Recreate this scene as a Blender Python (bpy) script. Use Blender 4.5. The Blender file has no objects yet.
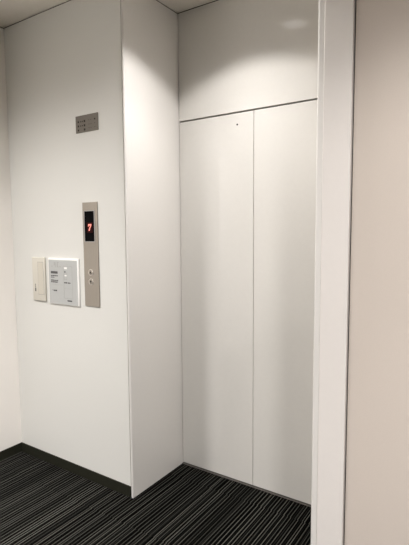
import bpy, bmesh, math, random
from mathutils import Vector, Matrix
S = bpy.context.scene
C = S.collection
PI = math.pi

# ------------------------------------------------------------------ dimensions (metres)
D = 0.4563          # depth of the lift recess
H = 2.722           # ceiling height
XL = -1.0016        # left wall
XS = 0.4977         # seam between the two leaves
XR = 1.0117         # inner face of the right jamb
T = 2.10            # top of the leaves
LIP = 0.0095        # width of the left jamb's front lip
LIPR = 0.027        # width of the right one
XP = XR + LIPR       # where the right pilaster starts
XG = 1.1489         # seam between pilaster and right wall
LIGHT = (0.503, -0.0625)

# ------------------------------------------------------------------ materials
def new_mat(name):
    m = bpy.data.materials.new(name); m.use_nodes = True
    nt = m.node_tree
    return m, nt, nt.nodes['Principled BSDF']

def plain(name, col, rough=0.5, metal=0.0, spec=0.5, coat=0.0, coat_rough=0.1, bump=0.0, scale=200, var=0.03, emit=None, estr=0.0):
    m, nt, b = new_mat(name)
    tc = nt.nodes.new('ShaderNodeTexCoord')
    n = nt.nodes.new('ShaderNodeTexNoise'); n.inputs['Scale'].default_value = scale; n.inputs['Detail'].default_value = 3
    nt.links.new(tc.outputs['Object'], n.inputs['Vector'])
    r = nt.nodes.new('ShaderNodeValToRGB')
    r.color_ramp.elements[0].position = 0.3; r.color_ramp.elements[1].position = 0.7
    r.color_ramp.elements[0].color = tuple(c*(1-var) for c in col) + (1,)
    r.color_ramp.elements[1].color = tuple(min(1, c*(1+var)) for c in col) + (1,)
    nt.links.new(n.outputs['Fac'], r.inputs['Fac'])
    nt.links.new(r.outputs['Color'], b.inputs['Base Color'])
    b.inputs['Roughness'].default_value = rough
    b.inputs['Metallic'].default_value = metal
    b.inputs['Specular IOR Level'].default_value = spec
    b.inputs['Coat Weight'].default_value = coat
    b.inputs['Coat Roughness'].default_value = coat_rough
    if bump:
        bp = nt.nodes.new('ShaderNodeBump'); bp.inputs['Strength'].default_value = bump; bp.inputs['Distance'].default_value = 0.001
        nt.links.new(n.outputs['Fac'], bp.inputs['Height']); nt.links.new(bp.outputs['Normal'], b.inputs['Normal'])
    if emit:
        b.inputs['Emission Color'].default_value = emit + (1,)
        b.inputs['Emission Strength'].default_value = estr
    return m

def brushed(name, col, rough, metal):
    m, nt, b = new_mat(name)
    tc = nt.nodes.new('ShaderNodeTexCoord')
    mp = nt.nodes.new('ShaderNodeMapping'); mp.inputs['Scale'].default_value = (900, 900, 6)
    n = nt.nodes.new('ShaderNodeTexNoise'); n.inputs['Scale'].default_value = 1; n.inputs['Detail'].default_value = 2
    nt.links.new(tc.outputs['Object'], mp.inputs['Vector']); nt.links.new(mp.outputs['Vector'], n.inputs['Vector'])
    r = nt.nodes.new('ShaderNodeValToRGB')
    r.color_ramp.elements[0].color = tuple(c*0.9 for c in col) + (1,)
    r.color_ramp.elements[1].color = tuple(c*1.1 for c in col) + (1,)
    nt.links.new(n.outputs['Fac'], r.inputs['Fac']); nt.links.new(r.outputs['Color'], b.inputs['Base Color'])
    b.inputs['Roughness'].default_value = rough; b.inputs['Metallic'].default_value = metal
    return m

def carpet():
    m, nt, b = new_mat('striped_carpet_tile')
    N = nt.nodes; L = nt.links
    def math_(op, a, bb=None):
        k = N.new('ShaderNodeMath'); k.operation = op
        for i, v in enumerate((a, bb)):
            if v is None: continue
            if isinstance(v, (int, float)): k.inputs[i].default_value = v
            else: L.new(v, k.inputs[i])
        return k.outputs[0]
    tc = N.new('ShaderNodeTexCoord'); sx = N.new('ShaderNodeSeparateXYZ'); L.new(tc.outputs['Object'], sx.inputs[0])
    X, Y = sx.outputs[0], sx.outputs[1]
    row = math_('FLOOR', math_('DIVIDE', math_('ADD', Y, CARPET_Y0), 0.5))
    seed = math_('MULTIPLY', row, 17.3)
    sh = math_('MULTIPLY', row, 0.0036)          # each tile row is laid a little out of step
    Xs = math_('ADD', X, sh)
    def rnd(idx, loc, sd=None):
        cb = N.new('ShaderNodeCombineXYZ'); L.new(idx, cb.inputs[0]); cb.inputs[2].default_value = loc
        if sd is not None: L.new(sd, cb.inputs[1])
        w = N.new('ShaderNodeTexWhiteNoise'); w.noise_dimensions = '3D'; L.new(cb.outputs[0], w.inputs['Vector'])
        return w.outputs['Value']
    def lines(period, duty, loc, lo, hi, sd):
        """one pale yarn line per period, jittered in place and strength"""
        p = math_('DIVIDE', Xs, period); idx = math_('FLOOR', p); fr = math_('FRACT', p)
        c = math_('ADD', math_('MULTIPLY', rnd(idx, loc, sd), 0.5), 0.25)
        on = math_('LESS_THAN', math_('ABSOLUTE', math_('SUBTRACT', fr, c)), duty/2)
        mr = N.new('ShaderNodeMapRange'); mr.inputs['From Min'].default_value = lo; mr.inputs['From Max'].default_value = hi
        L.new(rnd(idx, loc+3.3, sd), mr.inputs['Value'])
        return math_('MULTIPLY', on, mr.outputs[0])
    a = lines(0.0192, 0.24, 1.0, -0.35, 1.0, None)
    c = lines(0.0125, 0.30, 2.0, 0.25, 1.0, seed)
    d = lines(0.0075, 0.50, 5.0, 0.0, 1.0, seed)
    # loop pile along the stripe
    mp = N.new('ShaderNodeMapping'); mp.inputs['Scale'].default_value = (400, 130, 1); L.new(tc.outputs['Object'], mp.inputs['Vector'])
    nz = N.new('ShaderNodeTexNoise'); nz.inputs['Scale'].default_value = 1; nz.inputs['Detail'].default_value = 2; L.new(mp.outputs[0], nz.inputs['Vector'])
    pile = math_('ADD', math_('MULTIPLY', nz.outputs['Fac'], 1.0), 0.5)
    mix = math_('ADD', math_('MULTIPLY', a, 0.072), math_('ADD', math_('MULTIPLY', c, 0.013), math_('MULTIPLY', d, 0.002)))
    v = math_('MULTIPLY', math_('ADD', mix, 0.0005), pile)
    cb = N.new('ShaderNodeCombineColor')
    L.new(v, cb.inputs[0]); L.new(math_('MULTIPLY', v, 0.97), cb.inputs[1]); L.new(math_('MULTIPLY', v, 0.84), cb.inputs[2])
    L.new(cb.outputs[0], b.inputs['Base Color'])
    b.inputs['Roughness'].default_value = 0.95; b.inputs['Specular IOR Level'].default_value = 0.02
    bp = N.new('ShaderNodeBump'); bp.inputs['Strength'].default_value = 0.4; bp.inputs['Distance'].default_value = 0.002
    L.new(nz.outputs['Fac'], bp.inputs['Height']); L.new(bp.outputs[0], b.inputs['Normal'])
    return m

CARPET_Y0 = 0.187
M = dict(
    wall=plain('white_wall_finish', (0.69, 0.682, 0.645), 0.55, spec=0.3, bump=0.05, scale=350, var=0.01),
    wall_left=plain('warm_white_wall_finish', (0.90, 0.86, 0.81), 0.6, spec=0.25, bump=0.05, scale=350, var=0.01),
    beige=plain('beige_wall_panel', (0.655, 0.58, 0.515), 0.65, spec=0.2, bump=0.05, scale=250, var=0.015),
    steel_white=plain('white_painted_steel', (0.76, 0.735, 0.70), 0.22, spec=0.4, scale=60, var=0.006),
    pilaster=plain('white_enamelled_panel', (0.82, 0.775, 0.735), 0.3, spec=0.4, scale=60, var=0.006),
    door=plain('white_laminated_steel', (0.675, 0.655, 0.615), 0.06, spec=0.5, scale=60, var=0.008),
    ceiling=plain('ceiling_board', (0.84, 0.80, 0.73), 0.85, spec=0.1, bump=0.1, scale=120, var=0.02),
    gap=plain('dark_shadow_gap', (0.035, 0.03, 0.025), 0.8, spec=0.1),
    base=plain('black_vinyl_skirting', (0.019, 0.019, 0.013), 0.5, spec=0.15, scale=80, var=0.1),
    steel=brushed('brushed_stainless', (0.315, 0.282, 0.24), 0.42, 0.45),
    steel_dark=brushed('brushed_stainless_dark', (0.15, 0.132, 0.11), 0.5, 0.4),  # darker brushed stainless for the engraved plate
    chrome=plain('polished_metal', (0.75, 0.72, 0.68), 0.2, metal=0.9),
    sill=brushed('aluminium_sill', (0.16, 0.145, 0.13), 0.5, 0.5),
    black=plain('black_display_glass', (0.002, 0.002, 0.0025), 0.08, spec=0.03),
    bezel=plain('display_bezel_grey', (0.36, 0.34, 0.33), 0.4, metal=0.3),
    hole=plain('black_recess', (0.012, 0.010, 0.008), 0.8, spec=0.1),
    led=plain('red_led', (0.5, 0.05, 0.04), 0.4, emit=(1.0, 0.36, 0.28), estr=1.0),
    ledglow=plain('red_led_glow_field', (0.010, 0.001, 0.001), 0.4, spec=0.05, emit=(1.0, 0.02, 0.02), estr=0.014),  # faint red glow around the digit, set as emission on the field
    cream=plain('cream_plastic', (0.615, 0.585, 0.51), 0.4, scale=120, var=0.01),
    cream_dark=plain('cream_plastic_cover', (0.58, 0.545, 0.465), 0.4, scale=120, var=0.01),
    white_plastic=plain('white_plastic', (0.88, 0.87, 0.84), 0.35, scale=120, var=0.01),
    grey_face=plain('pale_grey_sheet', (0.455, 0.462, 0.45), 0.5, scale=120, var=0.01),
    grey_line=plain('grey_print', (0.36, 0.36, 0.345), 0.6),
    ink=plain('dark_print', (0.08, 0.08, 0.08), 0.6),
    lens=plain('frosted_lamp_lens', (0.85, 0.83, 0.8), 0.4, emit=(1.0, 0.95, 0.93), estr=2.7),
    ring=plain('white_lamp_trim', (0.8, 0.79, 0.77), 0.4),
    carpet=carpet(),
)

# ------------------------------------------------------------------ mesh helpers
def box(bm, x0, x1, y0, y1, z0, z1, bev=0.0, seg=2):
    vs = [bm.verts.new((x, y, z)) for x in (x0, x1) for y in (y0, y1) for z in (z0, z1)]
    f = [(0, 1, 3, 2), (4, 6, 7, 5), (0, 4, 5, 1), (2, 3, 7, 6), (0, 2, 6, 4), (1, 5, 7, 3)]
    fs = [bm.faces.new([vs[i] for i in q]) for q in f]
    if bev:
        es = list({e for q in fs for e in q.edges})
        bmesh.ops.bevel(bm, geom=es, offset=bev, segments=seg, profile=0.5, affect='EDGES')

def prism_z(bm, pts, z0, z1):
    a = [bm.verts.new((x, y, z0)) for x, y in pts]; b = [bm.verts.new((x, y, z1)) for x, y in pts]
    n = len(pts)
    bm.faces.new(a[::-1]); bm.faces.new(b)
    for i in range(n): bm.faces.new((a[i], a[(i+1) % n], b[(i+1) % n], b[i]))

def prism_y(bm, pts, y0, y1):
    """outline in x,z pushed from y0 (front) to y1"""
    a = [bm.verts.new((x, y0, z)) for x, z in pts]; b = [bm.verts.new((x, y1, z)) for x, z in pts]
    n = len(pts)
    bm.faces.new(a); bm.faces.new(b[::-1])
    for i in range(n): bm.faces.new((b[i], b[(i+1) % n], a[(i+1) % n], a[i]))

def disc_y(bm, cx, cz, r, y0, y1, n=28, r1=None):
    r1 = r if r1 is None else r1
    a = [bm.verts.new((cx+r*math.cos(2*PI*i/n), y0, cz+r*math.sin(2*PI*i/n))) for i in range(n)]
    b = [bm.verts.new((cx+r1*math.cos(2*PI*i/n), y1, cz+r1*math.sin(2*PI*i/n))) for i in range(n)]
    bm.faces.new(a); bm.faces.new(b[::-1])
    for i in range(n): bm.faces.new((b[i], b[(i+1) % n], a[(i+1) % n], a[i]))

def ring_y(bm, cx, cz, ro, ri, y0, y1, n=28):
    def circ(r, y): return [bm.verts.new((cx+r*math.cos(2*PI*i/n), y, cz+r*math.sin(2*PI*i/n))) for i in range(n)]
    loops = [circ(ro, y1), circ(ro-0.0008, y0), circ(ri+0.0008, y0), circ(ri, y1)]
    for k in range(4):
        p, q = loops[k], loops[(k+1) % 4]
        for i in range(n): bm.faces.new((p[i], p[(i+1) % n], q[(i+1) % n], q[i]))

def lathe_z(bm, prof, cx, cy, n=40):
    loops = [[bm.verts.new((cx+r*math.cos(2*PI*i/n), cy+r*math.sin(2*PI*i/n), z)) for i in range(n)] for r, z in prof]
    for k in range(len(loops)):
        p, q = loops[k], loops[(k+1) % len(loops)]
        for i in range(n): bm.faces.new((p[i], p[(i+1) % n], q[(i+1) % n], q[i]))

def obj(name, bm, mat, parent=None, smooth=False):
    bmesh.ops.recalc_face_normals(bm, faces=bm.faces)
    me = bpy.data.meshes.new(name); bm.to_mesh(me); bm.free()
    me.materials.append(M[mat])
    if smooth:
        for p in me.polygons: p.use_smooth = True
        me.set_sharp_from_angle(angle=math.radians(35))
    o = bpy.data.objects.new(name, me); C.objects.link(o)
    if parent:
        o.parent = parent; o.location = -Vector(parent.location) if parent.parent is None else Vector((0, 0, 0))
        if parent.type != 'EMPTY' and parent.parent is None: o.location = (0, 0, 0)
    return o

def tag(o, label, cat, kind=None, group=None):
    o['label'] = label; o['category'] = cat
    if kind: o['kind'] = kind
    if group: o['group'] = group
    return o

def struct(name, bm, mat, label, cat, smooth=False):
    return tag(obj(name, bm, mat, None, smooth), label, cat, 'structure')

def thing(name, loc, label, cat, group=None):
    o = bpy.data.objects.new(name, None); o.location = loc; o.empty_display_size = 0.05; C.objects.link(o)
    return tag(o, label, cat, None, group)

B = bmesh.new
YW = 0.004            # face of the plain wall; the jamb lip stands a little proud of it
YB = D + 0.05         # back of the shell
GAP = 0.006           # shadow gap under the ceiling

# ------------------------------------------------------------------ the setting
bm = B(); box(bm, XL-0.1, 3.4, -4.2, YB, -0.05, 0.0)
struct('floor', bm, 'carpet', 'black and grey striped carpet tile floor', 'floor')
bm = B(); box(bm, XL-0.1, 3.4, -4.2, YB, H, H+0.06)
struct('ceiling', bm, 'ceiling', 'plain grey-white ceiling above the lift lobby', 'ceiling')
bm = B(); box(bm, XL, -LIP-0.0105, YW, YB, 0, H-GAP)
struct('wall_back', bm, 'wall', 'white wall left of the lift recess, carrying the call panel', 'wall')
bm = B(); box(bm, XL-0.1, XL, -4.2, YB, 0, H-GAP)
struct('wall_left', bm, 'wall_left', 'warm white side wall at the far left corner', 'wall')
bm = B(); box(bm, XG+0.006, 3.4, YW+0.001, YB, 0, H)
struct('wall_right', bm, 'beige', 'beige wall panel at the far right, beyond the dark seam', 'wall')
# narrow white pilaster between right jamb and beige panel
bm = B(); box(bm, XP+0.0015, XG, YW-0.011, YB, 0, H, bev=0.003, seg=3)
struct('trim_3', bm, 'pilaster', 'narrow white pilaster between the right jamb and beige panel', 'trim')
bm = B(); box(bm, XG, XG+0.006, YW+0.012, YB, 0, H)
struct('trim_4', bm, 'gap', 'dark vertical seam beside the beige panel', 'trim')

def jamb_pts(sign, x_in, LIP):
    r = 0.009; y0 = YW-0.006
    pts = [(x_in - sign*LIP, YB), (x_in - sign*LIP, y0)]
    # sign=+1: left jamb, material lies at x < x_in
    for k in range(9):
        a = PI/2*k/8
        pts.append((x_in - sign*r + sign*r*math.sin(a), y0 + r - r*math.cos(a)))
    pts.append((x_in, D+0.03)); pts.append((x_in - sign*0.01, D+0.03)); pts.append((x_in - sign*0.01, YB))
    return pts
bm = B(); prism_z(bm, jamb_pts(1, 0.0, LIP), 0, H-GAP)
struct('trim_1', bm, 'steel_white', 'white steel left jamb and deep reveal of the lift recess', 'lift jamb', smooth=True)
bm = B(); prism_z(bm, jamb_pts(-1, XR, LIPR), 0, H)
struct('trim_2', bm, 'steel_white', 'white steel right jamb of the lift recess with rounded edge', 'lift jamb', smooth=True)

# shadow gap strips under the ceiling
bm = B()
box(bm, XL, -LIP, YW+0.004, YW+0.02, H-GAP, H)
box(bm, -LIP, -0.003, YW+0.002, D, H-GAP, H)
box(bm, XL-0.02, XL-0.004, -4.2, YW+0.02, H-GAP, H)
box(bm, -0.003, XR, D+0.004, D+0.02, H-GAP, H)
struct('trim_5', bm, 'gap', 'thin dark shadow line where walls meet the ceiling', 'trim')

# lift front
G = 0.004
bm = B(); box(bm, 0.0045, XR-0.002, D, D+0.028, T+0.008, H-GAP, bev=0.001)
struct('wall_transom', bm, 'door', 'white panel above the lift doors up to the ceiling', 'panel')
bm = B(); box(bm, 0.0, XR, D+0.030, D+0.05, 0, H-GAP)  # added backing sheet, coloured dark to stand for shade behind the seams
struct('wall_seam_backing', bm, 'gap', 'dark backing sheet behind the door seams, shaft shade put into its colour', 'wall')
ZB = 0.010
bm = B(); box(bm, G, XS-0.0014, D+0.002, D+0.028, ZB, T, bev=0.0012)
d1 = struct('door_1', bm, 'door', 'left lift door leaf, with a small key hole near its top', 'lift door')
bm = B(); box(bm, XS+0.0014, XR-0.002, D+0.002, D+0.028, ZB, T, bev=0.0012)
d2 = struct('door_2', bm, 'door', 'right lift door leaf, plain white, beside the right jamb', 'lift door')
bm = B(); disc_y(bm, 0.3965, 2.0395, 0.0052, D+0.0012, D+0.006, 16)
obj('key_hole', bm, 'hole', d1)
bm = B()
box(bm, 0.0, XR, D-0.005, D+0.03, 0.0, 0.004, bev=0.001)
s = struct('trim_6', bm, 'sill', 'thin metal sill along the foot of the lift doors', 'sill')

# skirting
bm = B(); box(bm, XL+0.007, -LIP-0.0075, YW-0.007, YW, 0, 0.062, bev=0.0015)
struct('baseboard_back', bm, 'base', 'black skirting under the wall with the call panel', 'skirting')
bm = B(); box(bm, XL, XL+0.007, -4.2, YW, 0, 0.062, bev=0.0015)
struct('baseboard_left', bm, 'base', 'black skirting under the far left side wall', 'skirting')
bm = B(); box(bm, XG+0.006, 3.4, YW-0.006, YW+0.001, 0, 0.062, bev=0.0015)
struct('baseboard_right', bm, 'base', 'black skirting under the beige panel', 'skirting')

# ------------------------------------------------------------------ lift call panel
def wthing(name, x, z, label, cat):
    return thing(name, (x, YW, z), label, cat)
def rect_z(x0, x1, z0, z1): return [(x0, z0), (x1, z0), (x1, z1), (x0, z1)]

px0, px1, pz0, pz1 = -0.3365, -0.2195, 1.043, 1.625
t = wthing('lift_call_panel', (px0+px1)/2, pz0, 'tall stainless lift call panel with red digit 7 on black display', 'lift call panel')
bm = B(); box(bm, px0, px1, YW-0.006, YW+0.0005, pz0, pz1, bev=0.0012)
obj('face_plate', bm, 'steel', t)
dx0, dx1, dz0, dz1 = -0.3195, -0.2435, 1.409, 1.576
disp = None
bm = B(); box(bm, dx0, dx1, YW-0.0075, YW-0.004, dz0, dz1, bev=0.0006)
disp = obj('display', bm, 'black', t); disp['label'] = 'black glass display showing a red 7'
bm = B()
for a in ((dx0-0.004, dx0, dz0-0.004, dz1+0.004), (dx1, dx1+0.004, dz0-0.004, dz1+0.004), (dx0, dx1, dz0-0.004, dz0), (dx0, dx1, dz1, dz1+0.004)):
    box(bm, a[0], a[1], YW-0.0082, YW-0.004, a[2], a[3])
obj('bezel', bm, 'bezel', disp)
cx, cz = -0.279, 1.4865
bm = B(); box(bm, cx-0.0235, cx+0.0235, YW-0.0079, YW-0.0073, cz-0.030, cz+0.028)
obj('digit_field', bm, 'ledglow', disp)
# the 7: slanted strokes with a short serif
bm = B()
w, h = 0.0125, 0.0185
sl = lambda x, z: (cx + x + 0.10*z, cz + z)
th = 0.0078
out = [(-w, h), (-w, h-0.0135), (-w+0.0065, h-0.0135), (-w+0.0065, h-th), (w-0.0085, h-th), (w-0.0085, h-0.012), (-0.0035, -0.004), (-0.0075, -h), (0.0015, -h), (0.005, -0.003), (w, h-0.010), (w, h)]
prism_y(bm, [sl(*p) for p in out], YW-0.0086, YW-0.0076)
dg = obj('digit', bm, 'led', disp); dg['label'] = 'glowing red numeral 7'
for z, up in ((1.236, True), (1.183, False)):
    bx = -0.2805
    bm = B(); ring_y(bm, bx, z, 0.0185, 0.0148, YW-0.0082, YW-0.0055)
    bt = obj('call_button', bm, 'chrome', t, True); bt['label'] = 'round %s call button' % ('upper' if up else 'lower')
    bm = B(); disc_y(bm, bx, z, 0.0128, YW-0.0105, YW-0.005, 28, 0.0148)
    obj('button_cap', bm, 'steel', bt, True)
    bm = B(); q = 1 if up else -1
    tri = [(bx-0.0075, z-0.0055*q), (bx+0.0075, z-0.0055*q), (bx, z+0.0075*q)]
    if not up: tri = tri[::-1]
    prism_y(bm, tri, YW-0.0112, YW-0.0102)
    obj('arrow', bm, 'hole', bt)

# ------------------------------------------------------------------ engraved stainless plate high on the wall
ix0, ix1, iz0, iz1 = -0.3705, -0.1965, 2.006, 2.097
t = wthing('indicator_plate', (ix0+ix1)/2, iz0, 'small stainless plate with dark lettering, high above the call panel', 'indicator plate')
bm = B(); box(bm, ix0, ix1, YW-0.005, YW+0.0005, iz0, iz1, bev=0.001)
obj('face_plate', bm, 'steel_dark', t)
Wd, Hd = ix1-ix0, iz1-iz0
def engraved(u, v, sx, sz):
    bm = B(); x, z = ix0+u*Wd, iz0+v*Hd
    box(bm, x-sx, x+sx, YW-0.0056, YW-0.0045, z-sz, z+sz)
    obj('engraved_mark', bm, 'hole', t)
for r, v in enumerate((0.64, 0.39, 0.15)):
    for c, u in enumerate((0.13, 0.24, 0.32, 0.41)):
        if r == 2 and c in (1, 2): continue
        s_ = 0.0068 if c == 3 else (0.0055 if c == 0 else 0.0038)
        engraved(u, v, s_*0.8, s_*0.85)
for r, v in enumerate((0.66, 0.42, 0.2)):
    for c, u in enumerate((0.61, 0.70, 0.87)):
        s_ = 0.0055 if (c == 2 and r == 0) else 0.0024
        engraved(u, v, s_*0.9, s_*0.7)

# ------------------------------------------------------------------ pale grey instruction panel
sx0, sx1, sz0, sz1 = -0.6465, -0.380, 1.033, 1.309
t = wthing('instruction_panel', (sx0+sx1)/2, sz0, 'square white-rimmed grey wall panel with printed lines, left of the call panel', 'wall panel')
bm = B(); box(bm, sx0, sx1, YW-0.010, YW, sz0, sz1, bev=0.003, seg=3)
obj('frame', bm, 'white_plastic', t, True)
fx0, fx1, fz0, fz1 = sx0+0.006, sx1-0.010, sz0+0.004, sz1-0.011
bm = B(); box(bm, fx0, fx1, YW-0.0108, YW-0.008, fz0, fz1)
face = obj('face_sheet', bm, 'grey_face', t); face['label'] = 'pale grey printed sheet'
FW, FH = fx1-fx0, fz1-fz0
yf0, yf1 = YW-0.0113, YW-0.0105
def bar(bm, u0, u1, v0, v1): box(bm, fx0+u0*FW, fx0+u1*FW, yf0, yf1, fz0+v0*FH, fz0+v1*FH)
# heading line of small glyph strokes
def mark(name, mat, *bars):
    bm = B()
    for q in bars: bar(bm, *q)
    return obj(name, bm, mat, t)
mark('heading_glyph', 'grey_line', (0.09, 0.145, 0.845, 0.86))
mark('heading_glyph', 'grey_line', (0.20, 0.255, 0.925, 0.94), (0.235, 0.255, 0.835, 0.94), (0.20, 0.25, 0.88, 0.893), (0.20, 0.215, 0.885, 0.93))
mark('heading_glyph', 'grey_line', (0.31, 0.328, 0.835, 0.95), (0.328, 0.37, 0.93, 0.945), (0.328, 0.36, 0.835, 0.85))
mark('heading_glyph', 'grey_line', (0.40, 0.43, 0.835, 0.86))
mark('icon_mark', 'ink', (0.555, 0.605, 0.725, 0.752))
rnd = random.Random(11)
def textline(bm, u0, u1, v, hgt, words):
    x = u0
    while x < u1-0.004:
        wv = min(rnd.uniform(*words), u1-x)
        bar(bm, x, x+wv, v, v+hgt*rnd.uniform(0.8, 1.0)); x += wv+0.008
def printed(*lines):
    bm = B()
    for u0, u1, v, hgt, words in lines: textline(bm, u0, u1, v, hgt, words)
    return obj('printed_text', bm, 'ink', t)
mark('printed_heading', 'ink', (0.075, 0.32, 0.685, 0.74))
printed((0.075, 0.33, 0.625, 0.028, (0.03, 0.08)), (0.075, 0.20, 0.590, 0.022, (0.02, 0.06)))
printed((0.075, 0.33, 0.518, 0.028, (0.02, 0.06)), (0.075, 0.31, 0.480, 0.028, (0.03, 0.07)))
printed((0.10, 0.155, 0.300, 0.010, (0.02, 0.04)), (0.155, 0.28, 0.283, 0.038, (0.04, 0.08)))
printed((0.545, 0.66, 0.480, 0.030, (0.02, 0.05)), (0.68, 0.76, 0.478, 0.032, (0.02, 0.05)))
mark('printed_caption', 'ink', (0.64, 0.80, 0.072, 0.105))
bm = B()
for u0, u1, v0, v1 in ((0.53, 0.83, 0.862, 0.868), (0.53, 0.83, 0.138, 0.146), (0.53, 0.537, 0.14, 0.86), (0.823, 0.83, 0.14, 0.86), (0.66, 0.664, 0.895, 0.915), (0.545, 0.65, 0.565, 0.573), (0.56, 0.565, 0.57, 0.73), (0.635, 0.64, 0.57, 0.73), (0.08, 0.50, 0.435, 0.439), (0.537, 0.823, 0.36, 0.364)):
    bar(bm, u0, u1, v0, v1)
obj('printed_outline', bm, 'grey_line', t)
mark('white_mark', 'white_plastic', (0.565, 0.64, 0.64, 0.668))
mark('white_mark', 'white_plastic', (0.55, 0.65, 0.80, 0.845))

# ------------------------------------------------------------------ cream wall box
cx0, cx1, cz0, cz1 = -0.800, -0.679, 1.040, 1.309
t = wthing('wall_box', (cx0+cx1)/2, cz0, 'narrow cream plastic wall box with a tall inset cover, leftmost on the wall', 'wall box')
bm = B(); box(bm, cx0, cx1, YW-0.012, YW, cz0, cz1, bev=0.004, seg=3)
obj('housing', bm, 'cream', t, True)
bm = B(); box(bm, cx0+0.057, cx1-0.013, YW-0.0135, YW-0.010, cz0+0.042, cz1-0.030, bev=0.0012)
cv = obj('inset_cover', bm, 'cream_dark', t)
bm = B()
a0, a1, b0, b1 = cx0+0.055, cx1-0.011, cz0+0.040, cz1-0.028
for q in ((a0, a0+0.0022, b0, b1), (a1-0.0022, a1, b0, b1), (a0, a1, b0, b0+0.0022), (a0, a1, b1-0.0022, b1)):
    box(bm, q[0], q[1], YW-0.0126, YW-0.010, q[2], q[3])
obj('cover_groove', bm, 'bezel', cv)
bm = B(); box(bm, cx0+0.024, cx0+0.034, YW-0.0128, YW-0.010, cz0+0.058, cz0+0.078)
box(bm, cx0+0.026, cx0+0.030, YW-0.0126, YW-0.010, cz0+0.080, cz0+0.105)
obj('printed_mark', bm, 'ink', t)

# ------------------------------------------------------------------ ceiling downlight in front of the lift doors
t = thing('ceiling_downlight', (LIGHT[0], LIGHT[1], H), 'round ceiling downlight in front of the lift, mirrored in the panel above', 'downlight')
bm = B(); lathe_z(bm, [(0.064, H), (0.064, H-0.003), (0.070, H-0.006), (0.077, H-0.004), (0.079, H)], *LIGHT)
obj('trim_ring', bm, 'ring', t, True)
bm = B(); lathe_z(bm, [(0.0001, H-0.0025), (0.0635, H-0.0025), (0.0635, H), (0.0001, H)], *LIGHT)
obj('lens', bm, 'lens', t)

# ------------------------------------------------------------------ lights
def downlight(name, x, y, power, curve, col=(1.0, 0.975, 0.965), size=0.05, z=H-0.03):
    """point lamp with the photometric curve of a reflector downlight: intensity over the angle from straight down"""
    l = bpy.data.lights.new(name, 'POINT'); l.energy = power*max(v for _, v in curve); l.color = col; l.shadow_soft_size = size
    l.use_nodes = True; nt = l.node_tree; em = nt.nodes['Emission']
    g = nt.nodes.new('ShaderNodeNewGeometry'); sp = nt.nodes.new('ShaderNodeSeparateXYZ'); nt.links.new(g.outputs['Incoming'], sp.inputs[0])
    k = nt.nodes.new('ShaderNodeMath'); k.operation = 'MULTIPLY'; k.inputs[1].default_value = INC; nt.links.new(sp.outputs[2], k.inputs[0])
    ac = nt.nodes.new('ShaderNodeMath'); ac.operation = 'ARCCOSINE'; nt.links.new(k.outputs[0], ac.inputs[0])
    dv = nt.nodes.new('ShaderNodeMath'); dv.operation = 'DIVIDE'; dv.inputs[1].default_value = PI; nt.links.new(ac.outputs[0], dv.inputs[0])
    fc = nt.nodes.new('ShaderNodeFloatCurve'); cu = fc.mapping.curves[0]
    mx = max(v for _, v in curve)
    pts = [(a/180, v/mx) for a, v in curve]
    cu.points[0].location = pts[0]; cu.points[1].location = (1, 0)
    for p in pts[1:]: cu.points.new(*p)
    for p in cu.points: p.handle_type = 'VECTOR'
    fc.mapping.update()
    nt.links.new(dv.outputs[0], fc.inputs['Value'])
    nt.links.new(fc.outputs[0], em.inputs['Strength'])
    o = bpy.data.objects.new(name, l); o.location = (x, y, z); C.objects.link(o)
    return o
INC = -1.0
# intensity over the angle from straight down, degrees
BEAM = [(0, .35), (12, .52), (20, .68), (28, .67), (38, .49), (46, .31), (52, .24), (55.5, .18), (58.5, .02), (61, 0)]
LEFT = [(0, 6.2), (20, 4.5), (32, 2.15), (42, 1.38), (50, .98), (57, .70), (63, .40), (69, .16), (75, 0)]
RIGHT = [(0, 4.0), (20, 3.4), (32, 2.35), (42, 1.5), (50, 1.2), (57, 1.0), (63, .66), (70, .2), (80, .03), (92, 0)]
REAR = [(0, 3.1), (20, 2.7), (32, 2.27), (42, 1.82), (50, 1.34), (57, .8), (63, .43), (70, .16), (80, .03), (88, 0)]
downlight('lamp_front_of_lift', LIGHT[0], LIGHT[1], 100, BEAM)
downlight('lamp_lobby_left', -0.58, -1.35, 132, LEFT, size=0.14)
downlight('lamp_lobby_right', 1.95, -1.15, 140, RIGHT, size=0.14)
downlight('lamp_lobby_rear', 0.8, -2.8, 128, REAR, size=0.14)

w = bpy.data.worlds.new('World'); S.world = w; w.use_nodes = True
bg = w.node_tree.nodes['Background']; bg.inputs['Color'].default_value = (1.0, 0.95, 0.89, 1); bg.inputs['Strength'].default_value = 0.21

# ------------------------------------------------------------------ camera
cam = bpy.data.cameras.new('Camera'); co = bpy.data.objects.new('Camera', cam); C.objects.link(co)
yaw, pit, roll, f = 0.5871, 0.0903, -0.0067, 458.0
fw = Vector((-math.sin(yaw)*math.cos(pit), math.cos(yaw)*math.cos(pit), -math.sin(pit)))
rt = Vector((math.cos(yaw), math.sin(yaw), 0)); up = rt.cross(fw)
r2 = rt*math.cos(roll)+up*math.sin(roll); u2 = -rt*math.sin(roll)+up*math.cos(roll)
mw = Matrix((r2, u2, -fw)).transposed().to_4x4(); mw.translation = (1.6617, -1.7752, 1.4623)
co.matrix_world = mw
cam.sensor_fit = 'VERTICAL'; cam.sensor_height = 24; cam.lens = 24*f/545; cam.clip_start = 0.02
S.camera = co
S.view_settings.view_transform = 'Standard'
S.view_settings.look = 'None'
S.view_settings.exposure = 0.0
S.cycles.max_bounces = 8; S.cycles.diffuse_bounces = 6
S.cycles.use_denoising = True
